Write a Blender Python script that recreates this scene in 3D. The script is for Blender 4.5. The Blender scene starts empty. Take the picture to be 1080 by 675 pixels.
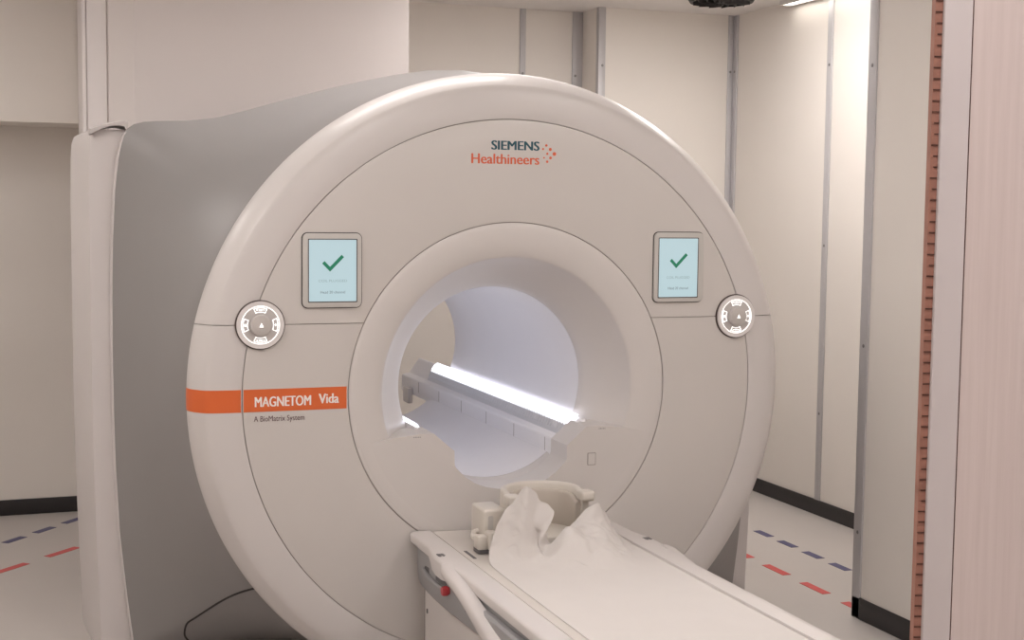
import bpy, bmesh, math, random
from mathutils import Vector, Matrix
C = bpy.context.scene.collection
random.seed(3)
PI = math.pi
ZC = 1.0                      # height of the bore axis

# ------------------------------------------------------------------ materials
def mat(name, col, rough=.5, metal=0.0, spec=.5, emit=None, estr=0, coat=0, noise=0, nscale=6, bump=0, bscale=200):
    m = bpy.data.materials.new(name); m.use_nodes = True
    nt = m.node_tree; b = nt.nodes['Principled BSDF']
    b.inputs['Base Color'].default_value = (*col, 1)
    b.inputs['Roughness'].default_value = rough
    b.inputs['Metallic'].default_value = metal
    b.inputs['Specular IOR Level'].default_value = spec
    if coat: b.inputs['Coat Weight'].default_value = coat; b.inputs['Coat Roughness'].default_value = .08
    if emit:
        b.inputs['Emission Color'].default_value = (*emit, 1); b.inputs['Emission Strength'].default_value = estr
    if noise:
        tc = nt.nodes.new('ShaderNodeTexCoord'); n = nt.nodes.new('ShaderNodeTexNoise')
        n.inputs['Scale'].default_value = nscale; n.inputs['Detail'].default_value = 4
        r = nt.nodes.new('ShaderNodeValToRGB')
        r.color_ramp.elements[0].position = .3; r.color_ramp.elements[1].position = .7
        r.color_ramp.elements[0].color = (*[c*(1-noise) for c in col], 1)
        r.color_ramp.elements[1].color = (*[min(1, c*(1+noise)) for c in col], 1)
        nt.links.new(tc.outputs['Object'], n.inputs['Vector'])
        nt.links.new(n.outputs['Fac'], r.inputs['Fac']); nt.links.new(r.outputs['Color'], b.inputs['Base Color'])
    if bump:
        tc = nt.nodes.new('ShaderNodeTexCoord'); n = nt.nodes.new('ShaderNodeTexNoise')
        n.inputs['Scale'].default_value = bscale
        bp = nt.nodes.new('ShaderNodeBump'); bp.inputs['Strength'].default_value = bump; bp.inputs['Distance'].default_value = .002
        nt.links.new(tc.outputs['Object'], n.inputs['Vector'])
        nt.links.new(n.outputs['Fac'], bp.inputs['Height']); nt.links.new(bp.outputs['Normal'], b.inputs['Normal'])
    return m

M = {}
M['white'] = mat('gloss_white_plastic', (.575, .545, .52), .36, coat=.15, noise=.01, nscale=3)
M['ring'] = mat('ring_white_plastic', (.60, .57, .555), .38, coat=.1, noise=.008, nscale=3)
M['bore'] = mat('bore_white_plastic', (.60, .57, .55), .4, noise=.01)
M['tunnel'] = mat('tunnel_liner', (.78, .77, .79), .5, noise=.01)
M['grey'] = mat('grey_cover', (.26, .248, .244), .40, spec=.45, noise=.02, nscale=4)
M['sidewhite'] = mat('side_white', (.60, .565, .555), .45, noise=.01)
M['gap'] = mat('dark_gap', (.035, .03, .03), .8)
M['seam'] = mat('seam_shade', (.34, .31, .295), .8)
M['orange'] = mat('orange_band', (.66, .13, .03), .45, noise=.01)
M['orange_ink'] = mat('orange_ink', (.68, .13, .055), .6)
M['teal_ink'] = mat('teal_ink', (.015, .08, .11), .6)
M['white_ink'] = mat('white_ink', (.85, .80, .76), .6)
M['dark_ink'] = mat('dark_ink', (.09, .04, .05), .6)
M['bezel'] = mat('bezel_grey', (.52, .50, .475), .5)
M['screen'] = mat('screen_glow', (.05, .06, .07), .3, emit=(.55, .72, .76), estr=.82)
M['green'] = mat('screen_green', (.0, .02, .01), .4, emit=(.015, .19, .10), estr=.9)
M['screen_grey'] = mat('screen_grey_text', (.02, .03, .03), .4, emit=(.27, .40, .41), estr=.9)
M['screen_dark'] = mat('screen_dark_text', (.02, .03, .03), .4, emit=(.10, .15, .18), estr=.9)
M['dial_rim'] = mat('dial_rim', (.07, .05, .045), .4)
M['dial_ring'] = mat('dial_pale_ring', (.70, .67, .66), .35, coat=.4)
M['dial_face'] = mat('dial_face', (.50, .47, .455), .4)
M['dial_glow'] = mat('dial_glow', (.8, .8, .8), .4, emit=(1, .98, .97), estr=1.0)
M['knob'] = mat('dial_knob', (.50, .47, .45), .45)
M['led'] = mat('led_strip', (.8, .8, .85), .4, emit=(.88, .90, 1.0), estr=2.6)
M['ledribs_lit'] = mat('led_ribs_lit', (.55, .55, .57), .4, emit=(.88, .90, 1.0), estr=.03)  # faint emission stands in for LED light falling on the ribs
M['cream'] = mat('cream_wall_panel', (.74, .70, .655), .55, noise=.015, nscale=2, bump=.04, bscale=300)
M['chase'] = mat('pale_grey_casing', (.74, .695, .68), .55, noise=.015, nscale=2)
M['chase_light'] = mat('pale_casing_edge', (.78, .74, .735), .5, noise=.01)
M['alu'] = mat('aluminium_strip', (.50, .49, .50), .45, metal=.25, noise=.03, nscale=8)
M['screw'] = mat('screw_head', (.25, .24, .24), .4, metal=.8)
M['ceil'] = mat('ceiling_board', (.76, .73, .71), .8, noise=.02, nscale=3)
M['black'] = mat('black_skirting', (.018, .015, .016), .5, noise=.1)
M['blackmetal'] = mat('black_vent', (.02, .017, .018), .5)
M['floor'] = mat('pale_vinyl_floor', (.50, .465, .44), .38, noise=.025, nscale=1.7)
M['blue'] = mat('blue_tape', (.075, .07, .16), .5, noise=.08, nscale=40)
M['red'] = mat('red_tape', (.56, .08, .075), .5, noise=.08, nscale=40)
M['table'] = mat('table_white', (.615, .58, .565), .35, coat=.25, noise=.008)
M['tabletop'] = mat('tabletop_cream', (.60, .56, .525), .4, noise=.008)
M['tgrey'] = mat('table_grey', (.30, .295, .30), .4, noise=.02)
M['tdark'] = mat('table_dark', (.10, .095, .10), .5)
M['tbase'] = mat('table_base_white', (.60, .56, .54), .4, noise=.01)
M['redknob'] = mat('red_button', (.50, .04, .05), .35, coat=.4)
M['coil'] = mat('coil_cream', (.63, .59, .535), .4, noise=.01)
M['coilin'] = mat('coil_beige_padding', (.50, .45, .395), .7, noise=.02)
M['paper'] = mat('sheet_paper', (.60, .57, .55), .9, spec=.15, noise=.01, nscale=10, bump=.12, bscale=60)
M['copper'] = mat('copper_fingers', (.36, .175, .13), .6, metal=.1, noise=.1, nscale=30)
M['copper_dark'] = mat('copper_slot', (.09, .035, .025), .7)
M['doortrim'] = mat('door_trim_white', (.60, .56, .565), .4, noise=.01)
M['lampwhite'] = mat('lamp_body', (.7, .68, .66), .5)
M['panel'] = mat('panel_diffuser', (.9, .9, .88), .4, emit=(1, .95, .925), estr=7.3)
M['panel_bright'] = mat('panel_diffuser_bright', (.9, .9, .88), .4, emit=(1, .95, .92), estr=12)
M['panel_warm'] = mat('panel_diffuser_warm', (.9, .9, .88), .4, emit=(1, .915, .895), estr=7)
M['lamp'] = mat('lamp_diffuser', (.9, .9, .88), .4, emit=(1, .94, .87), estr=7)

def laminate():
    m = mat('pink_laminate', (.6, .5, .47), .55); nt = m.node_tree; b = nt.nodes['Principled BSDF']
    tc = nt.nodes.new('ShaderNodeTexCoord'); mp = nt.nodes.new('ShaderNodeMapping')
    mp.inputs['Scale'].default_value = (130, 130, 3.5)
    n = nt.nodes.new('ShaderNodeTexNoise'); n.inputs['Scale'].default_value = 1; n.inputs['Detail'].default_value = 6; n.inputs['Roughness'].default_value = .65
    mp2 = nt.nodes.new('ShaderNodeMapping'); mp2.inputs['Scale'].default_value = (9, 9, 1.0)
    n2 = nt.nodes.new('ShaderNodeTexNoise'); n2.inputs['Scale'].default_value = 1
    r = nt.nodes.new('ShaderNodeValToRGB'); r.color_ramp.elements[0].position = .25; r.color_ramp.elements[1].position = .75
    r.color_ramp.elements[0].color = (.62, .54, .525, 1); r.color_ramp.elements[1].color = (.70, .62, .605, 1)
    mx = nt.nodes.new('ShaderNodeMixRGB'); mx.blend_type = 'MULTIPLY'; mx.inputs['Fac'].default_value = .25
    r2 = nt.nodes.new('ShaderNodeValToRGB'); r2.color_ramp.elements[0].color = (.88, .85, .84, 1); r2.color_ramp.elements[1].color = (1, 1, 1, 1)
    L = nt.links.new
    L(tc.outputs['Object'], mp.inputs['Vector']); L(mp.outputs['Vector'], n.inputs['Vector']); L(n.outputs['Fac'], r.inputs['Fac'])
    L(tc.outputs['Object'], mp2.inputs['Vector']); L(mp2.outputs['Vector'], n2.inputs['Vector']); L(n2.outputs['Fac'], r2.inputs['Fac'])
    L(r.outputs['Color'], mx.inputs['Color1']); L(r2.outputs['Color'], mx.inputs['Color2']); L(mx.outputs['Color'], b.inputs['Base Color'])
    return m
M['laminate'] = laminate()

# ------------------------------------------------------------------ helpers
def obj(name, bm, m, parent=None, angle=35, recalc=True):
    if recalc: bmesh.ops.recalc_face_normals(bm, faces=bm.faces)
    me = bpy.data.meshes.new(name); bm.to_mesh(me); bm.free()
    for p in me.polygons: p.use_smooth = True
    me.set_sharp_from_angle(angle=math.radians(angle))
    me.materials.append(M[m])
    o = bpy.data.objects.new(name, me); C.objects.link(o)
    if parent is not None:
        o.parent = parent
        o.matrix_parent_inverse = Matrix.Translation(parent.location).inverted()
    return o
def thing(name, label, cat, loc=(0, 0, 0), group=None):
    o = bpy.data.objects.new(name, None); C.objects.link(o); o.empty_display_size = .05
    o.location = loc; o['label'] = label; o['category'] = cat
    if group: o['group'] = group
    return o
def tag(o, label, cat, group=None):
    o['label'] = label; o['category'] = cat
    if group: o['group'] = group
    return o
def struct(o, label=None, cat=None):
    o['kind'] = 'structure'
    if label: o['label'] = label
    if cat: o['category'] = cat
    return o
def NB(): return bmesh.new()
def box(bm, x0, x1, y0, y1, z0, z1, bev=0, seg=2):
    t = bmesh.new(); bmesh.ops.create_cube(t, size=1)
    for v in t.verts: v.co = Vector(((x0+x1)/2+v.co.x*(x1-x0), (y0+y1)/2+v.co.y*(y1-y0), (z0+z1)/2+v.co.z*(z1-z0)))
    if bev: bmesh.ops.bevel(t, geom=t.edges[:], offset=bev, segments=seg, profile=.5, affect='EDGES')
    merge(bm, t); return bm
def merge(bm, t, mtx=None):
    vm = {}
    for v in t.verts: vm[v] = bm.verts.new(mtx @ v.co if mtx else v.co)
    for f in t.faces:
        try: bm.faces.new([vm[v] for v in f.verts])
        except ValueError: pass
    t.free()
def prism(bm, pts, a0, a1, axis='y', bev=0, seg=2):
    """polygon pts in the two other axes (x,z | y,z | x,y) extruded along axis"""
    t = bmesh.new()
    def P(p, a):
        return {'y': (p[0], a, p[1]), 'x': (a, p[0], p[1]), 'z': (p[0], p[1], a)}[axis]
    A = [t.verts.new(P(p, a0)) for p in pts]; B = [t.verts.new(P(p, a1)) for p in pts]
    t.faces.new(A); t.faces.new(B[::-1]); n = len(pts)
    for i in range(n): t.faces.new((A[i], B[i], B[(i+1) % n], A[(i+1) % n]))
    bmesh.ops.recalc_face_normals(t, faces=t.faces)
    if bev:
        bmesh.ops.bevel(t, geom=[e for e in t.edges if e.calc_face_angle(0) > .5], offset=bev, segments=seg, profile=.5, affect='EDGES')
    merge(bm, t); return bm
def loft(bm, rings, closed=True, cap0=False, cap1=False, loop=False):
    R = [[bm.verts.new(p) for p in r] for r in rings]; n = len(R[0])
    pairs = list(zip(R, R[1:])) + ([(R[-1], R[0])] if loop else [])
    for a, b in pairs:
        for i in range(n if closed else n-1):
            j = (i+1) % n
            try: bm.faces.new((a[i], a[j], b[j], b[i]))
            except ValueError: pass
    if cap0: bm.faces.new(R[0])
    if cap1: bm.faces.new(R[-1][::-1])
    return bm
def revolve(prof, n=256, cx=0, cz=ZC, loop=True, cy=0):
    """prof = (radius, y) revolved round the line x=cx, z=cz"""
    bm = NB(); rings = []
    for i in range(n):
        a = 2*PI*i/n; rings.append([(cx+r*math.cos(a), cy+y, cz+r*math.sin(a)) for r, y in prof])
    loft(bm, rings, closed=loop, loop=True); return bm
def disc(bm, cx, cz, r, y0, y1, n=64, bev=0):
    pts = [(cx+r*math.cos(2*PI*i/n), cz+r*math.sin(2*PI*i/n)) for i in range(n)]
    return prism(bm, pts, y0, y1, 'y', bev)
def cut(bm, co, no, fill=True):
    g = bm.verts[:]+bm.edges[:]+bm.faces[:]
    r = bmesh.ops.bisect_plane(bm, geom=g, plane_co=co, plane_no=no, clear_outer=True)
    if fill:
        e = [x for x in r['geom_cut'] if isinstance(x, bmesh.types.BMEdge)]
        if e: bmesh.ops.edgeloop_fill(bm, edges=e)
    return bm
def tube(bm, pts, r, n=8, cap=True):
    pts = [Vector(p) for p in pts]; rings = []
    for i, p in enumerate(pts):
        d = (pts[min(i+1, len(pts)-1)]-pts[max(i-1, 0)]).normalized()
        u = d.cross(Vector((0, 0, 1)));
        if u.length < .05: u = d.cross(Vector((0, 1, 0)))
        u.normalize(); w = d.cross(u)
        rings.append([p+r*(math.cos(2*PI*k/n)*u+math.sin(2*PI*k/n)*w) for k in range(n)])
    return loft(bm, rings, True, cap, cap)
def catmull(P, t):
    n = len(P)-1; i = min(int(t), n-1); f = t-i
    g = lambda k: P[max(0, min(n, k))]
    a, b, c, d = g(i-1), g(i), g(i+1), g(i+2)
    return 0.5*((2*b)+(c-a)*f+(2*a-5*b+4*c-d)*f*f+(3*b-a-3*c+d)*f**3)
def smooth(pts, k=8):
    V = [Vector(p) for p in pts]
    return [catmull(V, i/k) for i in range((len(V)-1)*k+1)]
def rrect(x0, x1, z0, z1, r, n=6):
    o = []
    for cx, cz, a0 in ((x1-r, z1-r, 0), (x0+r, z1-r, 90), (x0+r, z0+r, 180), (x1-r, z0+r, 270)):
        for k in range(n+1):
            a = math.radians(a0+90*k/n); o.append((cx+r*math.cos(a), cz+r*math.sin(a)))
    return o
def lettering(name, text, m, parent, x0, x1, z0, z1, y, bold=0.0, yf=None):
    """flat lettering on a face that looks toward -y, fitted to the box x0..x1, z0..z1"""
    cu = bpy.data.curves.new('lettering', 'FONT'); cu.body = text; cu.size = 1; cu.resolution_u = 4
    t = bpy.data.objects.new('lettering', cu); C.objects.link(t)
    dg = bpy.context.evaluated_depsgraph_get(); dg.update()
    me = bpy.data.meshes.new_from_object(t.evaluated_get(dg))
    bpy.data.objects.remove(t); bpy.data.curves.remove(cu)
    xs = [v.co.x for v in me.vertices]; ys = [v.co.y for v in me.vertices]
    ax, bx, ay, by = min(xs), max(xs), min(ys), max(ys)
    bm = NB(); bm.from_mesh(me); bpy.data.meshes.remove(me)
    if bold:
        ax -= bold; bx += bold; base = bm.copy(); 
        for v in bm.verts: v.co.x -= bold
        for q, dx in enumerate((0, bold)):
            t2 = base.copy(); merge(bm, t2, Matrix.Translation((dx, 0, .0003*(q+1))))
        base.free()
    for v in bm.verts:
        v.co = Vector((x0+(v.co.x-ax)/(bx-ax)*(x1-x0), y-v.co.z, z0+(v.co.y-ay)/(by-ay)*(z1-z0)))
    for f in bm.faces:
        f.normal_update()
        if f.normal.y > 0: f.normal_flip()
    return obj(name, bm, m, parent, recalc=False)

# ------------------------------------------------------------------ the room
XR, XJ, XL, YB, YBOX, YJ, YF, H = 2.45, 1.555, -3.2, 3.12, 2.867, .19, -5.8, 2.78
def wall(name, *b, m='cream'): return struct(obj(name, box(NB(), *b), m))
wall('floor', XL-.1, XR+.1, YF-.1, YB+.1, -.06, 0, m='floor')
wall('ceiling', XL-.1, XR+.1, YF-.1, YB+.1, H, H+.08, m='ceil')
wall('wall_back', XL-.1, XR+.1, YB, YB+.1, 0, H)
wall('wall_left', XL-.1, XL, YF, YB, 0, H)
wall('wall_right', XR, XR+.1, YJ, YB, 0, H)
wall('wall_front', XL-.1, XR+.1, YF-.1, YF, 0, H)
wall('wall_corner', XJ+.02, XR, YBOX, YB, 0, H)           # boxed-in corner at the back right
wall('wall_side', XJ, XR+.1, YF, YJ, 0, H)                # the block beside the doorway
wall('wall_bulkhead', XL, -1.262, 2.70, YB, 2.02, H)
# casing behind the scanner, chamfered on its left corner
bm = prism(NB(), [(-1.262, YB), (-1.262, 2.24), (-1.180, 2.19), (-1.178, 2.15), (-1.074, 2.05), (.210, 2.05), (.210, YB)], 1.70, H, 'z')
ch = struct(obj('wall_chase', bm, 'chase'))
bm = prism(NB(), [(-1.268, 2.234), (-1.186, 2.184), (-1.182, 2.192), (-1.264, 2.244)], 1.70, H, 'z')
struct(obj('trim_1', bm, 'chase_light'))
bm = prism(NB(), [(-1.286, 2.69), (-1.288, 2.245), (-1.274, 2.238), (-1.262, 2.25), (-1.262, 2.69)], 1.70, H, 'z')
struct(obj('trim_2', bm, 'chase_light'))
# aluminium joint strips
tn = [2]
def strip(x0, x1, y0, y1, screws=()):
    tn[0] += 1
    o = struct(obj('trim_%d' % tn[0], box(NB(), x0, x1, y0, y1, .0 if y1 < .5 else .08, H, .002), 'alu'))
    for (x, y, z, ax) in screws:
        b = NB(); bmesh.ops.create_uvsphere(b, u_segments=10, v_segments=6, radius=.008,
            matrix=Matrix.Translation((x, y, z)) @ (Matrix.Diagonal((.3, 1, 1, 1)) if ax == 'x' else Matrix.Diagonal((1, .3, 1, 1))))
        obj('screw', b, 'screw', o)
zs = (.3, .9, 1.5, 2.1, 2.62)
strip(1.182, 1.218, YB-.008, YB, [(1.20, YB-.009, z, 'y') for z in (1.5, 2.41)])
strip(XJ-.045, XJ+.02, YB-.01, YB, [(1.53, YB-.011, z, 'y') for z in (1.5, 2.41)])
strip(XJ+.012, XJ+.055, YBOX-.008, YBOX+.03, [(XJ+.036, YBOX-.009, z, 'y') for z in (1.5, 2.45)])
strip(XR-.012, XR, YBOX-.05, YBOX, [(XR-.013, YBOX-.03, z, 'x') for z in (1.5, 2.45)])
strip(XR-.045, XR-.012, YBOX-.008, YBOX, [(XR-.03, YBOX-.009, z, 'y') for z in (1.5, 2.45)])
strip(XR-.008, XR, 1.82, 1.868, [(XR-.009, 1.844, z, 'x') for z in (.55, 1.45, 2.4)])
strip(XJ-.008, XJ+.03, YJ-.045, YJ+.008, [(XJ-.009, YJ-.02, z, 'x') for z in (.35, 1.1, 2.2)])
# skirting
def skirt(name, *b): return struct(obj(name, box(NB(), *b, .003), 'black'))
skirt('baseboard_back', XL, .6, YB-.012, YB, 0, .082)
skirt('baseboard_corner', XJ+.02, XR, YBOX-.012, YBOX, 0, .082)
skirt('baseboard_right', XR-.012, XR, YJ, YBOX-.012, 0, .082)
skirt('baseboard_side', XJ-.008, XJ, YF, YJ+.006, 0, .088)
skirt('baseboard_left', XL, XL+.012, YF, YB, 0, .082)

# floor dashes: short strips of tape, each one of its own
def dash(colr, cx, cy, ln, wd, ang, label, group):
    b = NB(); c, s = math.cos(ang), math.sin(ang)
    pts = [(cx+u*c-v*s, cy+u*s+v*c) for u, v in ((-ln/2, -wd/2), (ln/2, -wd/2), (ln/2, wd/2), (-ln/2, wd/2))]
    prism(b, pts, 0.0, .0015, 'z')
    tag(obj('floor_dash', b, colr), label, 'floor marking', group)
GB, GR = 'blue dashes on the floor', 'red dashes on the floor'
for i, lab in enumerate(['blue floor dash right of scanner, farthest back of the four by the wall', 'second blue floor dash from the back on the right',
        'third blue floor dash from the back on the right', 'blue floor dash on the right closest to the wall corner strip']):
    dash('blue', 1.943, 1.548-.2265*i, .135, .042, PI/2, lab, GB)
for i, lab in enumerate(['red floor dash at right, mostly hidden behind the scanner', 'first whole red floor dash to the right of the scanner',
        'second whole red floor dash, nearer the wall corner strip', 'red floor dash at right, partly hidden by the near wall corner']):
    dash('red', 1.633, 1.232-.3185*i, .185, .042, PI/2, lab, GR)
for i, lab in enumerate(['blue floor dash at left, farthest from the scanner side', 'middle blue floor dash of the three on the left',
        'blue floor dash at left, half hidden by the scanner side']):
    dash('blue', -1.618+.1425*i, 2.548+.170*i, .135, .042, math.atan2(.170, .1425), lab, GB)
for i, lab in enumerate(['red floor dash at left, cut by the left edge of the view', 'red floor dash at left, beside the white scanner side']):
    dash('red', -1.640+.232*i, 1.995+.238*i, .20, .040, math.atan2(.238, .232), lab, GR)

# ------------------------------------------------------------------ ceiling fittings
def linear_lamp(x0, x1, y0, y1, label, estr=None):
    t = thing('ceiling_lamp', label, 'lamp', ((x0+x1)/2, (y0+y1)/2, H), 'linear ceiling lamps')
    b = NB()
    for q in ((x0, x0+.012, y0, y1), (x1-.012, x1, y0, y1), (x0+.012, x1-.012, y0, y0+.012), (x0+.012, x1-.012, y1-.012, y1)):
        box(b, *q, H-.03, H)
    obj('frame', b, 'lampwhite', t)
    d = obj('diffuser', box(NB(), x0+.012, x1-.012, y0+.012, y1-.012, H-.022, H), 'lamp', t)
    return d
linear_lamp(2.36, 2.43, .5, 2.22, 'linear ceiling lamp glowing along the top of the right wall')
def round_vent():
    t = thing('air_vent', 'round black ceiling air vent with curved blades at the top edge', 'vent', (2.05, 2.31, H))
    b = revolve([(.185, 0), (.17, .022), (.155, .022), (.165, 0)], 48, 0, 0)
    bmesh.ops.rotate(b, verts=b.verts, matrix=Matrix.Rotation(PI/2, 3, 'X'))
    for v in b.verts: v.co = Vector((v.co.x+2.05, v.co.y+2.31, H-abs(v.co.z)))
    obj('rim', b, 'blackmetal', t)
    for k in range(14):
        b = NB(); rr = []
        for s in range(7):
            r = .03+.125*s/6; a = 2*PI*k/14+.9*s/6
            c = Vector((2.05+r*math.cos(a), 2.31+r*math.sin(a), H-.004)); n = Vector((-math.sin(a), math.cos(a), 0))
            w = .012+.014*s/6
            rr.append([c, c+n*w+Vector((0, 0, -.026)), c+n*(w+.003)+Vector((0, 0, -.025)), c+n*.004])
        loft(b, rr, True, True, True); obj('blade', b, 'blackmetal', t)
    b = NB(); bmesh.ops.create_uvsphere(b, u_segments=20, v_segments=10, radius=.034, matrix=Matrix.Translation((2.05, 2.31, H-.008)) @ Matrix.Diagonal((1, 1, .6, 1)))
    obj('hub', b, 'blackmetal', t)
round_vent()
def panel_lamp(cx, cy, wx, wy, label, m='panel'):  # all out of view; several are added only to light the room
    t = thing('ceiling_panel', label, 'lamp', (cx, cy, H), 'square ceiling light panels')
    b = NB(); f = .02
    for q in ((cx-wx/2, cx-wx/2+f, cy-wy/2, cy+wy/2), (cx+wx/2-f, cx+wx/2, cy-wy/2, cy+wy/2), (cx-wx/2+f, cx+wx/2-f, cy-wy/2, cy-wy/2+f), (cx-wx/2+f, cx+wx/2-f, cy+wy/2-f, cy+wy/2)):
        box(b, *q, H-.015, H)
    obj('frame', b, 'lampwhite', t)
    obj('diffuser', box(NB(), cx-wx/2+f, cx+wx/2-f, cy-wy/2+f, cy+wy/2-f, H-.009, H), m, t)
panel_lamp(-.5, -1.7, .6, 1.2, 'added unseen fill panel on the ceiling above the patient table')  # added out of view for soft overall brightness
panel_lamp(.95, -1.7, .6, 1.2, 'ceiling light panel to the right of the patient table')
panel_lamp(-2.2, -3.9, .6, 1.2, 'added unseen warm fill panel on the ceiling left of the doorway', 'panel_warm')  # this and the next two: added out of view, pinkish fill near the door
panel_lamp(-.7, -3.9, .6, 1.2, 'added unseen warm fill panel on the ceiling above the doorway', 'panel_warm')
panel_lamp(.8, -3.9, .6, 1.2, 'added unseen warm fill panel on the ceiling right of the doorway', 'panel_warm')
panel_lamp(1.75, 1.25, .6, 1.2, 'added unseen fill panel on the ceiling over the gap right of the scanner', 'panel_bright')  # added out of view to brighten the right and back walls
panel_lamp(-2.4, -.9, .6, 1.2, 'added unseen fill panel on the ceiling left of the scanner face', 'panel_bright')  # added out of view to light the scanner's front-left surfaces
panel_lamp(-2.6, 1.35, .6, 1.2, 'ceiling light panel left of the scanner, before the bulkhead')
panel_lamp(.75, 1.65, .6, .6, 'added unseen square fill panel on the ceiling near the back wall')  # added out of view to lift the back wall
panel_lamp(-.35, .35, 1.2, .3, 'narrow ceiling light panel above the scanner top', 'panel_bright')

# ------------------------------------------------------------------ the scanner
sc = thing('mri_scanner', 'large white and grey MRI scanner with a round face and lit tunnel', 'scanner', (0, .6, 0))
ZS = 1.2432; G = .0013                       # height of the horizontal seam, half its width
def split_part(name, prof, m):
    for hi in (True, False):
        b = revolve(prof)
        if hi: cut(b, (0, 0, ZS+G), (0, 0, -1))
        else:
            cut(b, (0, 0, ZS-G), (0, 0, 1)); cut(b, (0, 0, .012), (0, 0, -1))
        obj(name, b, m, sc)
ringprof = [(.9313, .012), (.9313, .0015), (.935, 0), (.97, .001), (1.0, .004), (1.025, .008), (1.044, .014), (1.050, .019), (1.062, .031),
            (1.076, .050), (1.087, .072), (1.093, .094), (1.093, .115), (1.088, .130), (1.05, .130), (1.02, .05)]
split_part('rim_cover', ringprof, 'ring')
split_part('front_panel', [(.5815, .02), (.5815, .0015), (.586, 0), (.70, 0), (.80, 0), (.924, 0), (.9287, .0015), (.9287, .02)], 'white')
b = revolve([(.56, .007), (1.0, .011), (1.06, .045), (1.08, .075), (1.08, .12), (1.0, .12), (.56, .06)]); cut(b, (0, 0, .014), (0, 0, -1))
obj('chassis', b, 'seam', sc)
# bore ring: rounded funnel running into the tunnel
bp = [(.577, .03), (.5785, .0015), (.576, 0), (.56, -.002), (.53, -.001), (.50, .004), (.48, .010), (.466, .016), (.4605, .020), (.4575, .026), (.45, .045), (.43, .083), (.40, .126),
      (.375, .165), (.358, .192), (.350, .212), (.347, .235), (.36, .25), (.50, .10)]
obj('bore_ring', revolve(bp), 'bore', sc)
tp = [(.3465, .23)]+[(.3465, y) for y in (.5, .9, 1.3, 1.6)]+[(.352, 1.70), (.365, 1.77), (.39, 1.83), (.42, 1.855), (.46, 1.862), (.46, 1.80), (.37, 1.6), (.365, .24)]
obj('tunnel_liner', revolve(tp), 'tunnel', sc)

# grey flared cover behind the face: lofted from a circle to the squarer rear outline
half = [(0, 2.15), (.14, 2.142), (.26, 2.12), (.38, 2.094), (.51, 2.060), (.65, 2.020), (.82, 1.968), (.92, 1.940), (1.03, 1.925), (1.13, 1.921), (1.19, 1.915), (1.22, 1.902),
        (1.24, 1.88), (1.253, 1.84), (1.263, 1.79), (1.275, 1.68), (1.284, 1.5), (1.288, 1.3), (1.289, 1.1), (1.287, .9), (1.283, .7), (1.272, .45), (1.25, .22), (1.225, .0), (.6, 0), (0, 0)]
right = [(0, 2.15), (.14, 2.138), (.30, 2.09)]+[(1.13*math.sin(a), ZC+1.13*math.cos(a)) for a in [math.radians(20+3*k) for k in range(23)]]
right += [(1.18, .86), (1.24, .74), (1.275, .60), (1.272, .45), (1.25, .22), (1.225, 0), (.6, 0), (0, 0)]
outline = right + [(-x, z) for x, z in half[-2:0:-1]]
NA = 360
def ray_outline(a):
    d = (math.cos(a), math.sin(a)); best = 9
    for (x0, z0), (x1, z1) in zip(outline, outline[1:]+outline[:1]):
        z0 -= ZC; z1 -= ZC; ex, ez = x1-x0, z1-z0; den = d[0]*ez-d[1]*ex
        if abs(den) < 1e-9: continue
        t = (x0*ez-z0*ex)/den; s = (x0*d[1]-z0*d[0])/den
        if t > 0 and -1e-6 <= s <= 1+1e-6: best = min(best, t)
    return best
OUT = [ray_outline(2*PI*i/NA+1e-4) for i in range(NA)]
def smoothed(k):
    return [sum(OUT[(i+j) % NA]*math.exp(-(j/k)**2/2) for j in range(-60, 61))/sum(math.exp(-(j/k)**2/2) for j in range(-60, 61)) for i in range(NA)]
OUTS = smoothed(10)
def section(Y, e, dr=0, top=None, sm=0):
    r = []
    for i in range(NA):
        a = 2*PI*i/NA+1e-4; d = dr if top is None or not (22 < i < 144.3) else top; rad = 1.075*(1-e)+(OUT[i]*(1-sm)+OUTS[i]*sm+d)*e
        r.append((rad*math.cos(a), Y, max(.004, ZC+rad*math.sin(a))))
    return r
Y0, Y1 = .125, .60
def ease(t): return .35*t+.65*t**1.9
rings = [section(Y0+(Y1-Y0)*k/32, ease(k/32), sm=1-(k/32)**3) for k in range(33)]
obj('grey_side_cover', loft(NB(), rings), 'grey', sc, 50)
def on_cover(ang_deg, t, lift=.0012):
    i = ang_deg/360*NA; a = math.radians(ang_deg); k = int(i) % NA; f = i-int(i)
    sm = 1-t**3; g = lambda q: OUT[q % NA]*(1-sm)+OUTS[q % NA]*sm; o = g(k)*(1-f)+g(k+1)*f; e = ease(t); rad = 1.075*(1-e)+o*e+lift
    return Vector((rad*math.cos(a), Y0+(Y1-Y0)*t, ZC+rad*math.sin(a)))
ACC = [(217.9, .08), (218.15, .184), (218.50, .358), (218.80, .492), (219.20, .622), (219.50, .722), (219.65, .784), (220.55, .836), (221.70, .884), (223.45, .93), (226, .95)]
obj('access_panel_seam', tube(NB(), smooth([on_cover(a, t) for a, t in ACC], 6), .0035, 8), 'gap', sc)
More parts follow.
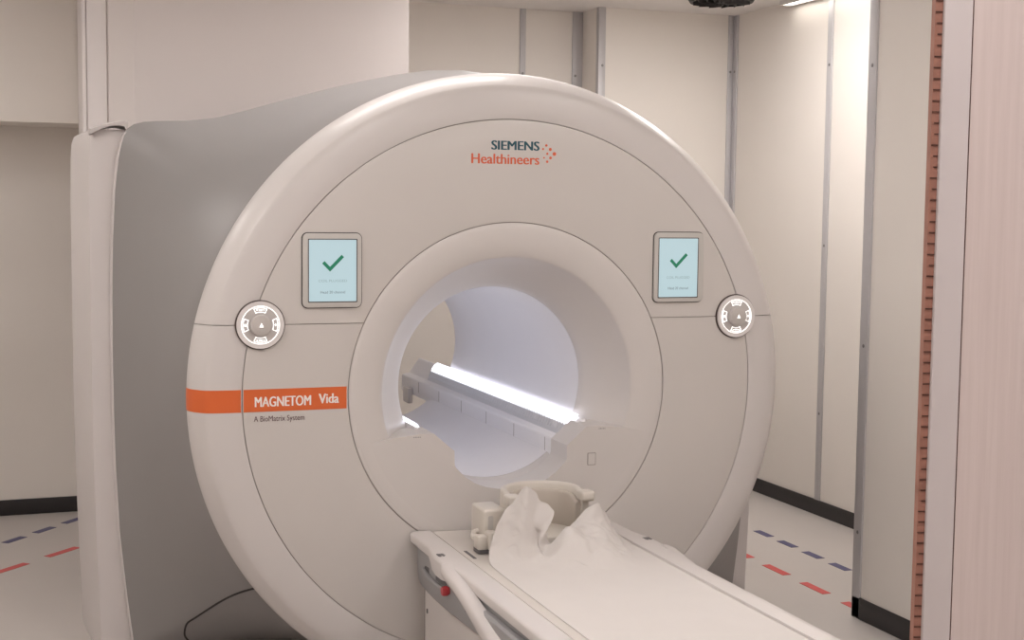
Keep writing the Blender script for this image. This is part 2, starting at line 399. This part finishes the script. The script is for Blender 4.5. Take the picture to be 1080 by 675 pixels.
# pale trim round the rear edge of the grey cover and the rear housing
rings = [section(.598, 1, -.006, -.012), section(.598, 1, .001, -.008), section(.604, 1, .005, -.006), section(.64, 1, .006, -.006), section(.66, 1, .004, -.008), section(.66, 1, -.03, -.03)]
obj('cover_trim', loft(NB(), rings), 'sidewhite', sc, 40)
rings = [section(.66, 1, -.02), section(1.60, 1, -.02), section(1.70, 1, -.05), section(1.78, .9, -.12)]
rr = []
for k in range(4):
    f = k/3; rr.append([(p[0]*(1-f)+f*.455*math.cos(2*PI*i/NA+1e-4), 1.78+.07*f, p[2]*(1-f)+f*(ZC+.455*math.sin(2*PI*i/NA+1e-4))) for i, p in enumerate(rings[-1])])
obj('rear_housing', loft(NB(), rings+rr[1:]), 'sidewhite', sc, 40)
for s in (-1, 1):
    plan = [(1.20, .63), (1.30, .628), (1.350, .630), (1.358, .634), (1.3605, .642), (1.362, .655), (1.378, .80), (1.392, .95), (1.399, 1.10), (1.392, 1.30), (1.38, 1.50), (1.36, 1.62), (1.31, 1.70), (1.20, 1.73)]
    rings = []
    top = 1.889 if s < 0 else 1.15
    if s > 0: plan = [(x if x < 1.285 else 1.285+(x-1.285)*.62, y) for x, y in plan]
    for z, ins in ((.0, .022), (.1, .020), (.4, .010), (.8, .002), (top-.28, 0), (top-.085, .003), (top-.03, .007), (top-.010, .014), (top, .028)):
        rings.append([(s*(x-ins*(1 if x > 1.25 else 0)), y+(ins*.4 if y < .7 and z > top-.1 else 0), z) for x, y in plan])
    obj('side_panel', loft(NB(), rings, True, True, True), 'sidewhite', sc, 30)

rings = []
for x, zt, th in ((-1.226, 1.918, .040), (-1.238, 1.921, .022), (-1.258, 1.919, .016), (-1.285, 1.913, .013), (-1.315, 1.905, .015), (-1.340, 1.897, .020), (-1.356, 1.889, .020)):
    rings.append([(x, .604, zt-th), (x, .601, zt-.004), (x, .606, zt), (x, .80, zt), (x, .80, zt-th)])
obj('corner_cap', loft(NB(), rings, True, True, True), 'sidewhite', sc, 40)
# lower front of the bore: docking shoulders with a notch for the table
half = [(.0, .654), (.05, .657), (.095, .666), (.135, .682), (.170, .706), (.203, .739), (.2075, .750), (.2085, .797), (.283, .861), (.33, .861), (.38, .856), (.43, .850), (.480, .842)]
arc = [(.576*math.cos(a), ZC+.576*math.sin(a)) for a in [math.radians(-18-2.0*k) for k in range(0, 16)]]
low = [(p[0], p[1]) for p in arc if p[1] > .50]+[(.30, .50)]
rp = half+low; poly = rp+[(-x, z) for x, z in rp[::-1] if x > 0]
b = prism(NB(), poly, -.001, .15, 'y')
bmesh.ops.bevel(b, geom=[e for e in b.edges if e.calc_length() > 0 and all(abs(v.co.y+.001) < 1e-5 for v in e.verts) and e.calc_face_angle(0) > .5 and min(v.co.z for v in e.verts) > .64 and max(abs(v.co.x) for v in e.verts) < .55],
    offset=.005, segments=2, profile=.5, affect='EDGES')
obj('docking_shoulder', b, 'bore', sc, 25)
b = prism(NB(), rrect(.287, .319, .721, .766, .003), -.003, .001, 'y'); o = obj('service_hatch', b, 'seam', sc)
obj('hatch_face', prism(NB(), rrect(.290, .316, .724, .763, .002), -.0042, -.001, 'y'), 'bore', o)
for s in (-1, 1):
    lettering('height_mark', 'IIIII', 'tdark', sc, s*.342-.012, s*.342+.012, .849, .853, -.0015)

# rails in the tunnel with LED strips on top
for s in (-1, 1):
    b = prism(NB(), [(s*x, z) for x, z in ((.226, .712), (.225, .716), (.225, .786), (.229, .793), (.264, .800), (.312, .868), (.322, .872), (.325, .80), (.322, .73), (.30, .722))], .10, 2.20, 'y', .003)
    rl = obj('tunnel_rail', b, 'tunnel', sc)
    for k in range(6):
        y = .25+k*.33
        obj('joint', box(NB(), s*.2246-.0006, s*.2246+.0006, y, y+.003, .735, .786), 'seam', rl)
    pr = []; p0 = Vector((.284, .836)); p1 = Vector((.315, .879)); n = Vector((-.8, .6))
    b = prism(NB(), [(s*q.x, q.y) for q in (p0, p0+n*.004, p0.lerp(p1, .3)+n*.010, p0.lerp(p1, .7)+n*.010, p1+n*.004, p1)], .15, 1.88, 'y'); obj('led_strip', b, 'led', rl)
    q0 = Vector((.264, .799)); q1 = Vector((.287, .839))
    b = prism(NB(), [(s*q.x, q.y) for q in (q0, q0+n*.002, q1+n*.002, q1)], .15, 1.88, 'y')
    y = .152
    while y < 1.87:
        rings = []
        for f in range(6):
            g = math.sin(PI*f/5); yy = y+.020*f/5
            m0 = q0.lerp(q1, .45-.1*g); rings.append([(s*(q1+n*.0015).x, yy, (q1+n*.0015).y), (s*(q1+n*(.003+.008*g)).x, yy, (q1+n*(.003+.008*g)).y), (s*(m0+n*(.002+.003*g)).x, yy, (m0+n*(.002+.003*g)).y), (s*(m0+n*.001).x, yy, (m0+n*.001).y)])
        loft(b, rings, True, True, True); y += .026
    obj('led_reflector', b, 'ledribs_lit', rl)
    b = box(NB(), min(s*.20, s*.226), max(s*.20, s*.226), 2.0, 2.09, .67, .745, .006); obj('end_stop', b, 'bore', rl)

# screens
def screen(x0, x1, z0, z1, dx0, dx1, dz0, dz1):
    o = obj('screen_frame', prism(NB(), rrect(x0-.0028, x1+.0028, z0-.0028, z1+.0028, .02), -.002, .012, 'y'), 'gap', sc)
    obj('bezel', prism(NB(), rrect(x0, x1, z0, z1, .018), -.010, .004, 'y', .002), 'bezel', o)
    obj('screen_border', prism(NB(), rrect(dx0-.003, dx1+.0035, dz0-.0035, dz1+.003, .003), -.0106, -.004, 'y'), 'dial_rim', o)
    d = obj('display', prism(NB(), rrect(dx0, dx1, dz0, dz1, .002), -.0112, -.006, 'y'), 'screen', o)
    d['label'] = 'pale blue lit display'
    w = dx1-dx0; h = dz1-dz0; cx = dx0+w*.50; cz = dz0+h*.62
    k = w*.2; t = w*.035
    path = [(-1, .1), (-.3, -.62), (1.05, .75)]
    P = [Vector((cx+u*k, cz+v*k)) for u, v in path]
    d0 = (P[1]-P[0]).normalized(); d1 = (P[2]-P[1]).normalized(); n0 = Vector((-d0.y, d0.x))*t; n1 = Vector((-d1.y, d1.x))*t
    mit = (n0+n1).normalized()*t/max(.2, (n0+n1).normalized().dot(n0.normalized()))
    pts = [P[0]+n0, P[1]+mit, P[2]+n1, P[2]-n1, P[1]-mit, P[0]-n0]
    obj('check_mark', prism(NB(), pts, -.0120, -.0105, 'y'), 'green', o)
    lettering('lettering', 'COIL PLUGGED', 'screen_grey', o, dx0+w*.20, dx0+w*.80, dz0+h*.315, dz0+h*.355, -.0113)
    lettering('lettering', 'Head 20 channel', 'screen_dark', o, dx0+w*.24, dx0+w*.76, dz0+h*.13, dz0+h*.172, -.0113)
screen(-.734, -.538, 1.297, 1.540, -.714, -.556, 1.317, 1.519)
screen(.532, .728, 1.299, 1.548, .550, .704, 1.317, 1.527)

# control dials
def dial(cx):
    cz = 1.2435; n = 72
    o = obj('control_dial', disc(NB(), cx, cz, .0805, -.006, .015, n, .001), 'dial_rim', sc)
    def ann(name, r0, r1, y0, y1, m, par=o):
        b = revolve([(r0, y1), (r0, y0), (r1, y0), (r1, y1)], n, cx, cz); return obj(name, b, m, par)
    ann('outer_ring', .0625, .0768, -.012, .0, 'dial_ring'); ann('glow_ring', .0600, .0625, -.0128, 0, 'dial_glow')
    obj('dial_face', disc(NB(), cx, cz, .060, -.0105, .0, n), 'dial_face', o)
    k = obj('knob', disc(NB(), cx, cz, .034, -.030, -.009, n, .005), 'knob', o)
    obj('arrow_mark', prism(NB(), [(cx-.007, cz-.006), (cx+.007, cz-.006), (cx, cz+.008)], -.0308, -.029, 'y'), 'dial_glow', k)
    for q in range(4):
        b = NB(); a0 = PI/2*q; hw = .40; r0, r1 = .041, .057; ln = .0022
        def seg(ra, rb, aa, ab):
            m_ = max(2, int(abs(ab-aa)/.06)); pts = [(cx+rb*math.cos(aa+(ab-aa)*i/m_), cz+rb*math.sin(aa+(ab-aa)*i/m_)) for i in range(m_+1)]
            pts += [(cx+ra*math.cos(ab-(ab-aa)*i/m_), cz+ra*math.sin(ab-(ab-aa)*i/m_)) for i in range(m_+1)]
            prism(b, pts, -.0118, -.0100, 'y')
        seg(r0, r0+ln, a0-hw, a0+hw); seg(r1-ln, r1, a0-hw, a0+hw); seg(r0, r1, a0-hw, a0-hw+.045); seg(r0, r1, a0+hw-.045, a0+hw)
        ux, uz = math.cos(a0)*.049, math.sin(a0)*.049
        if q == 0:
            box(b, cx+ux-.0045, cx+ux+.0045, -.0118, -.010, cz-.0012, cz+.0012); box(b, cx+ux-.0012, cx+ux+.0012, -.0118, -.010, cz-.0045, cz+.0045)
        elif q == 2: disc(b, cx+ux, cz+uz, .0045, -.0118, -.010, 16)
        else: box(b, cx-.006, cx+.006, -.0118, -.010, cz+uz-.0022, cz+uz+.0022); box(b, cx-.013, cx-.009, -.0118, -.010, cz+uz-.0018, cz+uz+.0018); box(b, cx+.009, cx+.013, -.0118, -.010, cz+uz-.0018, cz+uz+.0018)
        obj('button', b, 'dial_glow', o)
dial(-.872); dial(.868)

# orange band wrapping the left of the face
def face_y(r):
    P = ringprof[2:13]
    if r < .935: return 0
    for (r0, y0), (r1, y1) in zip(P, P[1:]):
        if r0 <= r <= r1: return y0+(y1-y0)*(r-r0)/max(1e-9, r1-r0)
    return .10
b = NB(); rows = []
xs = [-.5755, -.5755, -.60, -.70, -.80, -.9245]
def band(xs):
    rings = []
    for x in xs:
        r = []
        for k in range(9):
            z = .960+.0735*k/8; y = face_y(math.hypot(x, z-ZC)); r.append((x, y-.0010, z))
        for k in range(8, -1, -1):
            z = .960+.0735*k/8; y = face_y(math.hypot(x, z-ZC)); r.append((x+(.002 if x < -1.0 else 0), y+.003, z))
        rings.append(r)
    return loft(NB(), rings, True, True, True)
obj('orange_band', band([-.586, -.70, -.80, -.926]), 'orange', sc)
rings = []
P = [(.9345, 0)]+ringprof[3:14]
for i, (r, y) in enumerate(P):
    a = P[max(0, i-1)]; c = P[min(len(P)-1, i+1)]; n = Vector((-(a[1]-c[1]), a[0]-c[0])).normalized()
    if n.x < 0 and abs(n.x) > .5: n = -n
    if n.y > 0: n = -n
    q = []
    for sgn in (1, -1):
        for k in range(9):
            kk = k if sgn > 0 else 8-k; z = .960+.0735*kk/8; rr_ = r+n.x*.0012*sgn
            q.append((-math.sqrt(rr_*rr_-(z-ZC)**2), y+n.y*.0012*sgn, z))
    rings.append(q)
obj('orange_band', loft(NB(), rings, True, True, True), 'orange', sc)
lettering('lettering', 'MAGNETOM', 'white_ink', sc, -.890, -.705, .976, 1.009, -.0012, .035)
lettering('lettering', 'Vida', 'white_ink', sc, -.680, -.612, .980, 1.012, -.0012, .035)
lettering('lettering', 'A BioMatrix System', 'dark_ink', sc, -.893, -.727, .922, .946, -.0002, .006)
lettering('lettering', 'SIEMENS', 'teal_ink', sc, -.086, .090, 1.826, 1.857, -.0002, .034)
lettering('lettering', 'Healthineers', 'orange_ink', sc, -.157, .090, 1.778, 1.812, -.0002, .022)
b = NB()
for (u, v, r) in ((576, 154.9, .0055), (573, 158, .0045), (579.7, 158.2, .0068), (583.5, 162, .0082), (577, 162, .005), (580, 165.5, .0062), (574, 165.5, .0038), (577, 168.8, .0055)):
    disc(b, .103+(u-573)*.0040, 1.8165-(v-162)*.0040, r*.8, -.0010, -.0002, 16)
obj('emblem_dots', b, 'orange_ink', sc)

# ------------------------------------------------------------------ patient table
tb = thing('patient_table', 'white patient table with grey side panel docked to the scanner bore', 'table', (0, -1.2, 0))
ZT, YE = .53, -2.55
# side lips (with the swelling where the arm bracket sits)
for s in (-1, 1):
    ys = [-.008, -.025, -.10, -.22, -.27, -.31, -.36, -.42, -.47, -.52, -.60, -.8, -1.2, -1.8, -2.3, YE]
    bu = [0, 0, 0, 0, .008, .016, .020, .020, .015, .006, 0, 0, 0, 0, 0, 0]
    rings = []
    for y, d in zip(ys, bu):
        X = .368+d; dn = .037+d*1.2
        pr = [(.294, ZT-.004), (.297, ZT), (X-.030, ZT+.0005), (X-.010, ZT-.0005), (X-.003, ZT-.004), (X, ZT-.010), (X-.002, ZT-dn+.004), (X-.008, ZT-dn), (.30, ZT-dn), (.294, ZT-.03)]
        rings.append([(s*x, y, z) for x, z in pr])
    obj('side_lip', loft(NB(), rings, True, True, True), 'table', tb, 40)
pr = [(-.2905, ZT-.012)]+[(x, ZT-.004-.006*(1-(x/.29)**2)) for x in [-.289+.578*i/16 for i in range(17)]]+[(.2905, ZT-.012), (.2905, ZT-.04), (-.2905, ZT-.04)]
obj('tabletop', prism(NB(), pr, YE, -.009, 'y'), 'tabletop', tb)
obj('undertray', box(NB(), -.305, .305, YE+.01, -.01, ZT-.075, ZT-.034), 'gap', tb)
# grey side panels
for s in (-1, 1):
    rings = []
    for y, bot, bul in ((-.014, .352, -.010), (-.05, .345, -.006), (-.12, .342, -.004), (-.20, .346, .002), (-.28, .352, .008), (-.38, .358, .013), (-.50, .362, .013), (-.62, .364, .010), (-.75, .368, .006), (-1.0, .375, .002), (-1.6, .38, 0), (-2.3, .39, 0), (YE+.05, .40, -.01)):
        X = .352+bul
        pr = [(.30, .496), (.346, .496), (X-.002, .490), (X, .47), (X, .42), (X-.004, bot+.016), (X-.012, bot+.004), (X-.022, bot), (.30, bot-.002)]
        rings.append([(s*x, y, z) for x, z in pr])
    gp = obj('side_skirt', loft(NB(), rings, True, True, True), 'tgrey', tb, 45)
    # grip recess, bead above it and the stop button
    pts = smooth([(s*.3485, -.125, .436), (s*.352, -.19, .439), (s*.358, -.27, .444), (s*.3645, -.36, .450), (s*.3652, -.41, .452)], 6)
    rings = []
    for i, p in enumerate(pts):
        f = math.sin(PI*(i+.6)/(len(pts)+.2))**.5; h = .014*f
        rings.append([(p.x-s*.004, p.y, p.z-h), (p.x+s*.0012, p.y, p.z-h*.8), (p.x+s*.0012, p.y, p.z+h*.8), (p.x-s*.004, p.y, p.z+h)])
    obj('grip_recess', loft(NB(), rings, True, True, True), 'tdark', gp)
    pts = smooth([(s*.347, -.115, .424), (s*.355, -.19, .419), (s*.363, -.29, .424), (s*.369, -.38, .432), (s*.366, -.43, .437)], 6)
    obj('grip_bar', tube(NB(), pts, .0085, 10), 'tgrey', gp)
    b = revolve([(.0, .026), (.013, .024), (.0155, .018), (.0155, .006), (.012, .004), (.012, 0), (0, 0)], 24, 0, 0, False)
    bmesh.ops.rotate(b, verts=b.verts, matrix=Matrix.Rotation(s*PI/2, 3, 'Z').inverted())
    for v in b.verts: v.co += Vector((s*.3645, -.437, .441))
    k = obj('stop_button', b, 'redknob', gp); k['label'] = 'red push button'
    b = NB(); box(b, min(s*.360, s*.3632), max(s*.360, s*.3632), -.600, -.588, .418, .430); box(b, min(s*.360, s*.3630), max(s*.360, s*.3630), -.625, -.606, .418, .430); obj('label_mark', b, 'tdark', gp)
    # lower slim rail panel beside the arm
    b = NB(); rings = []
    for y, t in ((-.68, .474), (-.72, .478), (-.9, .478), (-1.4, .478), (YE+.08, .478)):
        rings.append([(s*.356, y, t-.075), (s*.378, y, t-.065), (s*.382, y, t-.05), (s*.381, y, t-.006), (s*.374, y, t), (s*.356, y, t)])
    obj('slim_panel', loft(b, rings, True, True, True), 'tgrey', gp, 40)
# swing arm (white, left and right)
for s in (-1, 1):
    path = [(-.435, .520, .013), (-.475, .512, .020), (-.53, .503, .022), (-.60, .494, .022), (-.66, .482, .023), (-.72, .468, .025), (-.80, .447, .028), (-.90, .420, .034), (-1.02, .392, .042), (-1.15, .365, .045), (-1.30, .34, .045)]
    rings = []
    for i, (y, z, w) in enumerate(path):
        a = Vector(path[max(0, i-1)][:2]); c = Vector(path[min(len(path)-1, i+1)][:2]); d = (c-a).normalized(); n = Vector((-d.y, d.x)) # in y,z
        if n.y < 0: n = -n
        X0, X1 = .365, .403 if i else .392
        r = []
        for u, v in ((-1, 0), (-.95, .5), (-.7, .9), (-.3, 1), (.4, 1), (.8, .85), (1, .4), (1, 0)):
            q = Vector((y, z))+n*(u*w); r.append((s*(X0+(X1-X0)*v), q.x, q.y))
        rings.append(r)
    ar = obj('side_arm', loft(NB(), rings, True, True, True), 'table', tb, 50)
    b = NB()
    for k in range(3): box(b, s*.362-.012, s*.362+.012, -.352+.010*k, -.348+.010*k, ZT-.0005, ZT+.0012)
    for k in range(2): box(b, s*.362-.010+.012*k, s*.362-.004+.012*k, -.36, -.326, ZT-.0005, ZT+.0011)
    obj('symbol_mark', b, 'tdark', ar)
# base column and lower housing
b = prism(NB(), [(-.30, -.03), (-.33, -.06), (-.33, -2.2), (-.26, -2.35), (.26, -2.35), (.33, -2.2), (.33, -.06), (.30, -.03)], 0, .40, 'z', .012)
obj('base_housing', b, 'tbase', tb)
obj('base_seam', box(NB(), -.3315, -.330, -.067, -.060, .02, .385), 'seam', tb)
obj('base_latch', box(NB(), -.333, -.3295, -.10, -.092, .27, .284), 'tdark', tb)
obj('foot_plate', box(NB(), -.36, .36, -2.3, -.05, 0, .05, .01), 'tgrey', tb)
b = NB(); box(b, -.272, -.262, -.40, -.30, ZT-.012, ZT-.0035); obj('coil_slot', b, 'tdark', tb)

# ------------------------------------------------------------------ head coil on the table
hc = thing('head_coil', 'cream head coil cradle half covered by the sheet at the bore end', 'head coil', (.01, -.27, ZT))
obj('base_plate', prism(NB(), rrect(-.160, .165, -.36, -.07, .04), ZT-.004, ZT+.035, 'z', .006), 'coil', hc)
def uwall(ri, ro, z0, ztop, cx=.012, cy=-.255, arm=.075):
    path = [(-1, -arm-.0), (-1, -arm*.5)]
    ang = [(math.cos(a), math.sin(a)) for a in [PI-PI*i/28 for i in range(29)]]
    cl = [(-1, 0, -arm), (-1, 0, -arm*.5)]+[(c, s_, 0) for c, s_ in ang]+[(1, 0, -arm*.5), (1, 0, -arm)]
    rings = []
    for i, (c, s_, dy) in enumerate(cl):
        endf = 1 if 2 <= i <= len(cl)-3 else (.93 if i in (1, len(cl)-2) else .84)
        top = z0+(ztop-z0)*endf; t = .010
        pi_ = (cx+c*ri, cy+s_*ri*.95+dy); po = (cx+c*ro, cy+s_*ro*.95+dy); lp = lambda f: (pi_[0]+(po[0]-pi_[0])*f, pi_[1]+(po[1]-pi_[1])*f)
        rings.append([(*lp(.55), z0), (*lp(0), z0+.3*(top-z0)), (*lp(-.02), top-t), (*lp(.15), top-.002), (*lp(.5), top), (*lp(.85), top-.003), (*lp(1), top-t), (*lp(1.08), z0+.02), (*lp(1.1), z0)])
    return loft(NB(), rings, True, True, True)
obj('cradle_wall', uwall(.117, .138, ZT+.03, .708), 'coil', hc, 60)
obj('padding', uwall(.098, .117, ZT+.03, .685, arm=.06), 'coilin', hc, 60)
for s in (-1, 1):
    b = box(NB(), .012+s*.129-.024, .012+s*.129+.024, -.352, -.300, .672, .705, .008, 3); obj('latch', b, 'coil', hc)
b = NB(); box(b, -.205, -.125, -.30, -.17, ZT+.0, .655, .010, 3); cb = obj('cable_box', b, 'coil', hc)
obj('grip_slot', prism(NB(), rrect(-.190, -.172, .590, .635, .006), -.3012, -.296, 'y'), 'bezel', cb)
for k, (x, y, h) in enumerate(((-.190, -.335, .592), (-.222, -.325, .580))):
    b = prism(NB(), rrect(x-.018, x+.018, y-.026, y+.026, .010), ZT+.006, h, 'z', .006)
    pl = obj('plug', b, 'coil', hc)
    obj('plug_foot', prism(NB(), rrect(x-.019, x+.019, y-.029, y+.027, .010), ZT-.0035, ZT+.008, 'z'), 'tdark', pl)
obj('cable', tube(NB(), smooth([(-.222, -.300, .56), (-.228, -.27, .563), (-.22, -.25, .57), (-.20, -.245, .575)], 8), .010, 10), 'coil', hc)

# ------------------------------------------------------------------ paper sheet: bicubic net, crumpled at the coil end
cols = [
 # each column: rows of (x, y, height) from the foot end to the bore end
 [(-0.255, -2.4, 0), (-0.255, -1.6, 0), (-0.255, -1.0, 0), (-.254, -.75, 0), (-.252, -.60, 0), (-.250, -.52, .001), (-.243, -.465, .005), (-.233, -.437, .032), (-.218, -.425, .07), (-.198, -.418, .115), (-.172, -.412, .155)],
 [(-0.19, -2.4, 0), (-0.19, -1.6, 0), (-0.19, -1.0, 0), (-.19, -.75, 0), (-.189, -.62, 0), (-.188, -.55, .003), (-.188, -.485, .018), (-.182, -.452, .055), (-.172, -.436, .098), (-.154, -.425, .150), (-.132, -.415, .200)],
 [(-0.145, -2.4, 0), (-0.145, -1.6, 0), (-0.145, -1.0, 0), (-.145, -.75, 0), (-.145, -.64, .001), (-.144, -.57, .005), (-.145, -.505, .018), (-.142, -.478, .058), (-.134, -.468, .108), (-.120, -.456, .170), (-.104, -.436, .242)],
 [(-0.12, -2.4, 0), (-0.12, -1.6, 0), (-0.12, -1.0, 0), (-.12, -.75, 0), (-.12, -.64, .001), (-.119, -.57, .008), (-.115, -.510, .022), (-.108, -.480, .056), (-.098, -.462, .100), (-.082, -.448, .150), (-.064, -.436, .190)],
 [(-0.09, -2.4, 0), (-0.09, -1.6, 0), (-0.09, -1.0, 0), (-.09, -.78, 0), (-.09, -.66, .003), (-.089, -.58, .014), (-.086, -.520, .026), (-.084, -.478, .050), (-.080, -.456, .082), (-.058, -.460, .128), (-.026, -.462, .150)],
 [(-0.055, -2.4, 0), (-0.055, -1.6, 0), (-0.055, -1.0, 0), (-.055, -.80, 0), (-.055, -.68, .005), (-.055, -.60, .022), (-.055, -.54, .036), (-.060, -.506, .022), (-.070, -.480, .034), (-.076, -.474, .062), (-.062, -.482, .086)],
 [(0.015, -2.4, 0), (0.015, -1.6, 0), (0.015, -1.0, 0), (.02, -.80, 0), (.02, -.68, .010), (.016, -.60, .046), (.008, -.54, .086), (.004, -.50, .104), (.002, -.475, .092), (.002, -.455, .066), (.002, -.43, .056)],
 [(0.09, -2.4, 0), (0.09, -1.6, 0), (0.09, -1.0, 0), (.09, -.80, 0), (.09, -.68, .008), (.088, -.60, .040), (.084, -.53, .074), (.082, -.48, .090), (.084, -.445, .098), (.090, -.415, .108), (.098, -.392, .122)],
 [(0.145, -2.4, 0), (0.145, -1.6, 0), (0.145, -1.0, 0), (.145, -.80, 0), (.145, -.68, .006), (.144, -.60, .028), (.142, -.52, .062), (.142, -.46, .086), (.146, -.415, .110), (.150, -.398, .134), (.157, -.384, .156)],
 [(0.19, -2.4, 0), (0.19, -1.6, 0), (0.19, -1.0, 0), (.19, -.78, 0), (.19, -.66, .003), (.19, -.57, .018), (.189, -.49, .046), (.189, -.43, .076), (.190, -.395, .096), (.191, -.372, .112), (.191, -.352, .122)],
 [(0.245, -2.4, 0), (0.245, -1.6, 0), (0.245, -1.0, 0), (.245, -.76, 0), (.245, -.64, 0), (.245, -.54, .004), (.243, -.44, .018), (.239, -.39, .034), (.236, -.35, .048), (.234, -.31, .058), (.232, -.27, .064)],
 [(0.283, -2.4, 0), (0.283, -1.6, 0), (0.283, -1.0, 0), (.283, -.75, 0), (.283, -.62, 0), (.283, -.50, 0), (.283, -.40, .002), (.282, -.34, .006), (.281, -.30, .010), (.280, -.26, .013), (.279, -.22, .015)],
]
V = [[Vector(p) for p in c] for c in cols]
NU, NV = 96, 170
b = NB(); grid = []
from mathutils import noise
for i in range(NU+1):
    u = i/NU*(len(V)-1); row = []
    for j in range(NV+1):
        f = j/NV; v = (f*1.0)**.6*(len(V[0])-1)
        line = [catmull(c, v) for c in V]; p = catmull(line, u)
        hgt = max(0, p.z); a = min(1, hgt/.04)
        nz = (.5-abs(noise.noise(p*11+Vector((5, 2, 1)))))*.024*a-.010*a + (.5-abs(noise.noise(p*24+Vector((3, 1, 7)))))*.012*a-.005*a + noise.noise(p*45)*.002*a
        flat = ZT-.0034-.006*(1-min(1, (p.x/.29)**2))*1.0
        rip = .0012*noise.noise(Vector((p.x*9, p.y*5, 0)))
        row.append(b.verts.new((p.x+nz*.6, p.y+nz*.5, flat+hgt+abs(rip)+nz)))
    grid.append(row)
for i in range(NU):
    for j in range(NV): b.faces.new((grid[i][j], grid[i+1][j], grid[i+1][j+1], grid[i][j+1]))
sh = obj('paper_sheet', b, 'paper', None, 80)
sm = sh.modifiers.new('thickness', 'SOLIDIFY'); sm.thickness = .0012; sm.offset = 1
tag(sh, 'white paper sheet spread over the table and crumpled at the head coil', 'sheet')

# ------------------------------------------------------------------ shielded door leaf in the foreground
FWD = Vector((.34682637, .934460, 0)).normalized(); RGT = Vector((.93776574, -.347088, 0)).normalized()
d0 = Vector((-.415, -2.895, 0))-RGT*.047
ang = math.radians(-20.3+3)                      # the leaf stands almost square to the view
ex = Vector((math.cos(ang), math.sin(ang), 0)); ey = Vector((-math.sin(ang), math.cos(ang), 0))
def leafbox(b, u0, u1, w0, w1, z0, z1, bev=0):
    t = box(NB(), u0, u1, w0, w1, z0, z1, bev)
    for v in t.verts: v.co = d0+ex*v.co.x+ey*v.co.y+Vector((0, 0, v.co.z))
    merge(b, t); return b
door = struct(obj('door_1', leafbox(NB(), .0405, 1.15, 0, .04, .03, 2.25), 'laminate'), 'open shielded door leaf with pink wood grain laminate at the right edge', 'door')
obj('edge_profile', leafbox(NB(), 0, .039, -.001, .04, .03, 2.25, .002), 'doortrim', door)
obj('edge_gap', leafbox(NB(), 0.0385, .0417, .0015, .03, .03, 2.25), 'copper_dark', door)
obj('contact_strip', leafbox(NB(), -.0105, .0005, .006, .020, .03, 2.25), 'copper', door)
k = 0; b = NB(); z = .06
while z < 2.24:
    h = .010+.012*random.random()
    leafbox(b, -.0103+(.0045*random.random() if random.random() > .45 else 0), -.0005, .0045, .0065, z, z+.0018); z += .0148
obj('finger_slots', b, 'copper_dark', door)

# ------------------------------------------------------------------ lights
def area(name, loc, size, sizey, energy, col, rot=(0, 0, 0)):
    l = bpy.data.lights.new(name, 'AREA'); l.shape = 'RECTANGLE'; l.size = size; l.size_y = sizey; l.energy = energy; l.color = col
    o = bpy.data.objects.new(name, l); C.objects.link(o); o.location = loc; o.rotation_euler = rot; return o
W = bpy.data.worlds.new('World'); bpy.context.scene.world = W; W.use_nodes = True
W.node_tree.nodes['Background'].inputs['Color'].default_value = (.5, .46, .44, 1); W.node_tree.nodes['Background'].inputs['Strength'].default_value = .3

# ------------------------------------------------------------------ camera
cam = bpy.data.cameras.new('camera'); cam.sensor_width = 36; cam.lens = 1450/1080*36; cam.clip_start = .05
co = bpy.data.objects.new('camera', cam); C.objects.link(co)
Rm = [[0.9377657378, -0.0175183079, 0.3468263684], [-0.3470882490, -0.0794577169, 0.9344603890], [0.0111878666, -0.9966842931, -0.0805931233]]
m4 = Matrix(((Rm[0][0], -Rm[0][1], -Rm[0][2], -1.6483), (Rm[1][0], -Rm[1][1], -Rm[1][2], -4.4309), (Rm[2][0], -Rm[2][1], -Rm[2][2], 1.6261), (0, 0, 0, 1)))
co.matrix_world = m4
S = bpy.context.scene; S.camera = co
S.view_settings.view_transform = 'Standard'; S.view_settings.look = 'None'; S.view_settings.gamma = 1; S.view_settings.use_curve_mapping = False
S.view_settings.exposure = 0.0
S.cycles.max_bounces = 10; S.cycles.diffuse_bounces = 6; S.cycles.use_denoising = True
S.cycles.sample_clamp_indirect = 6
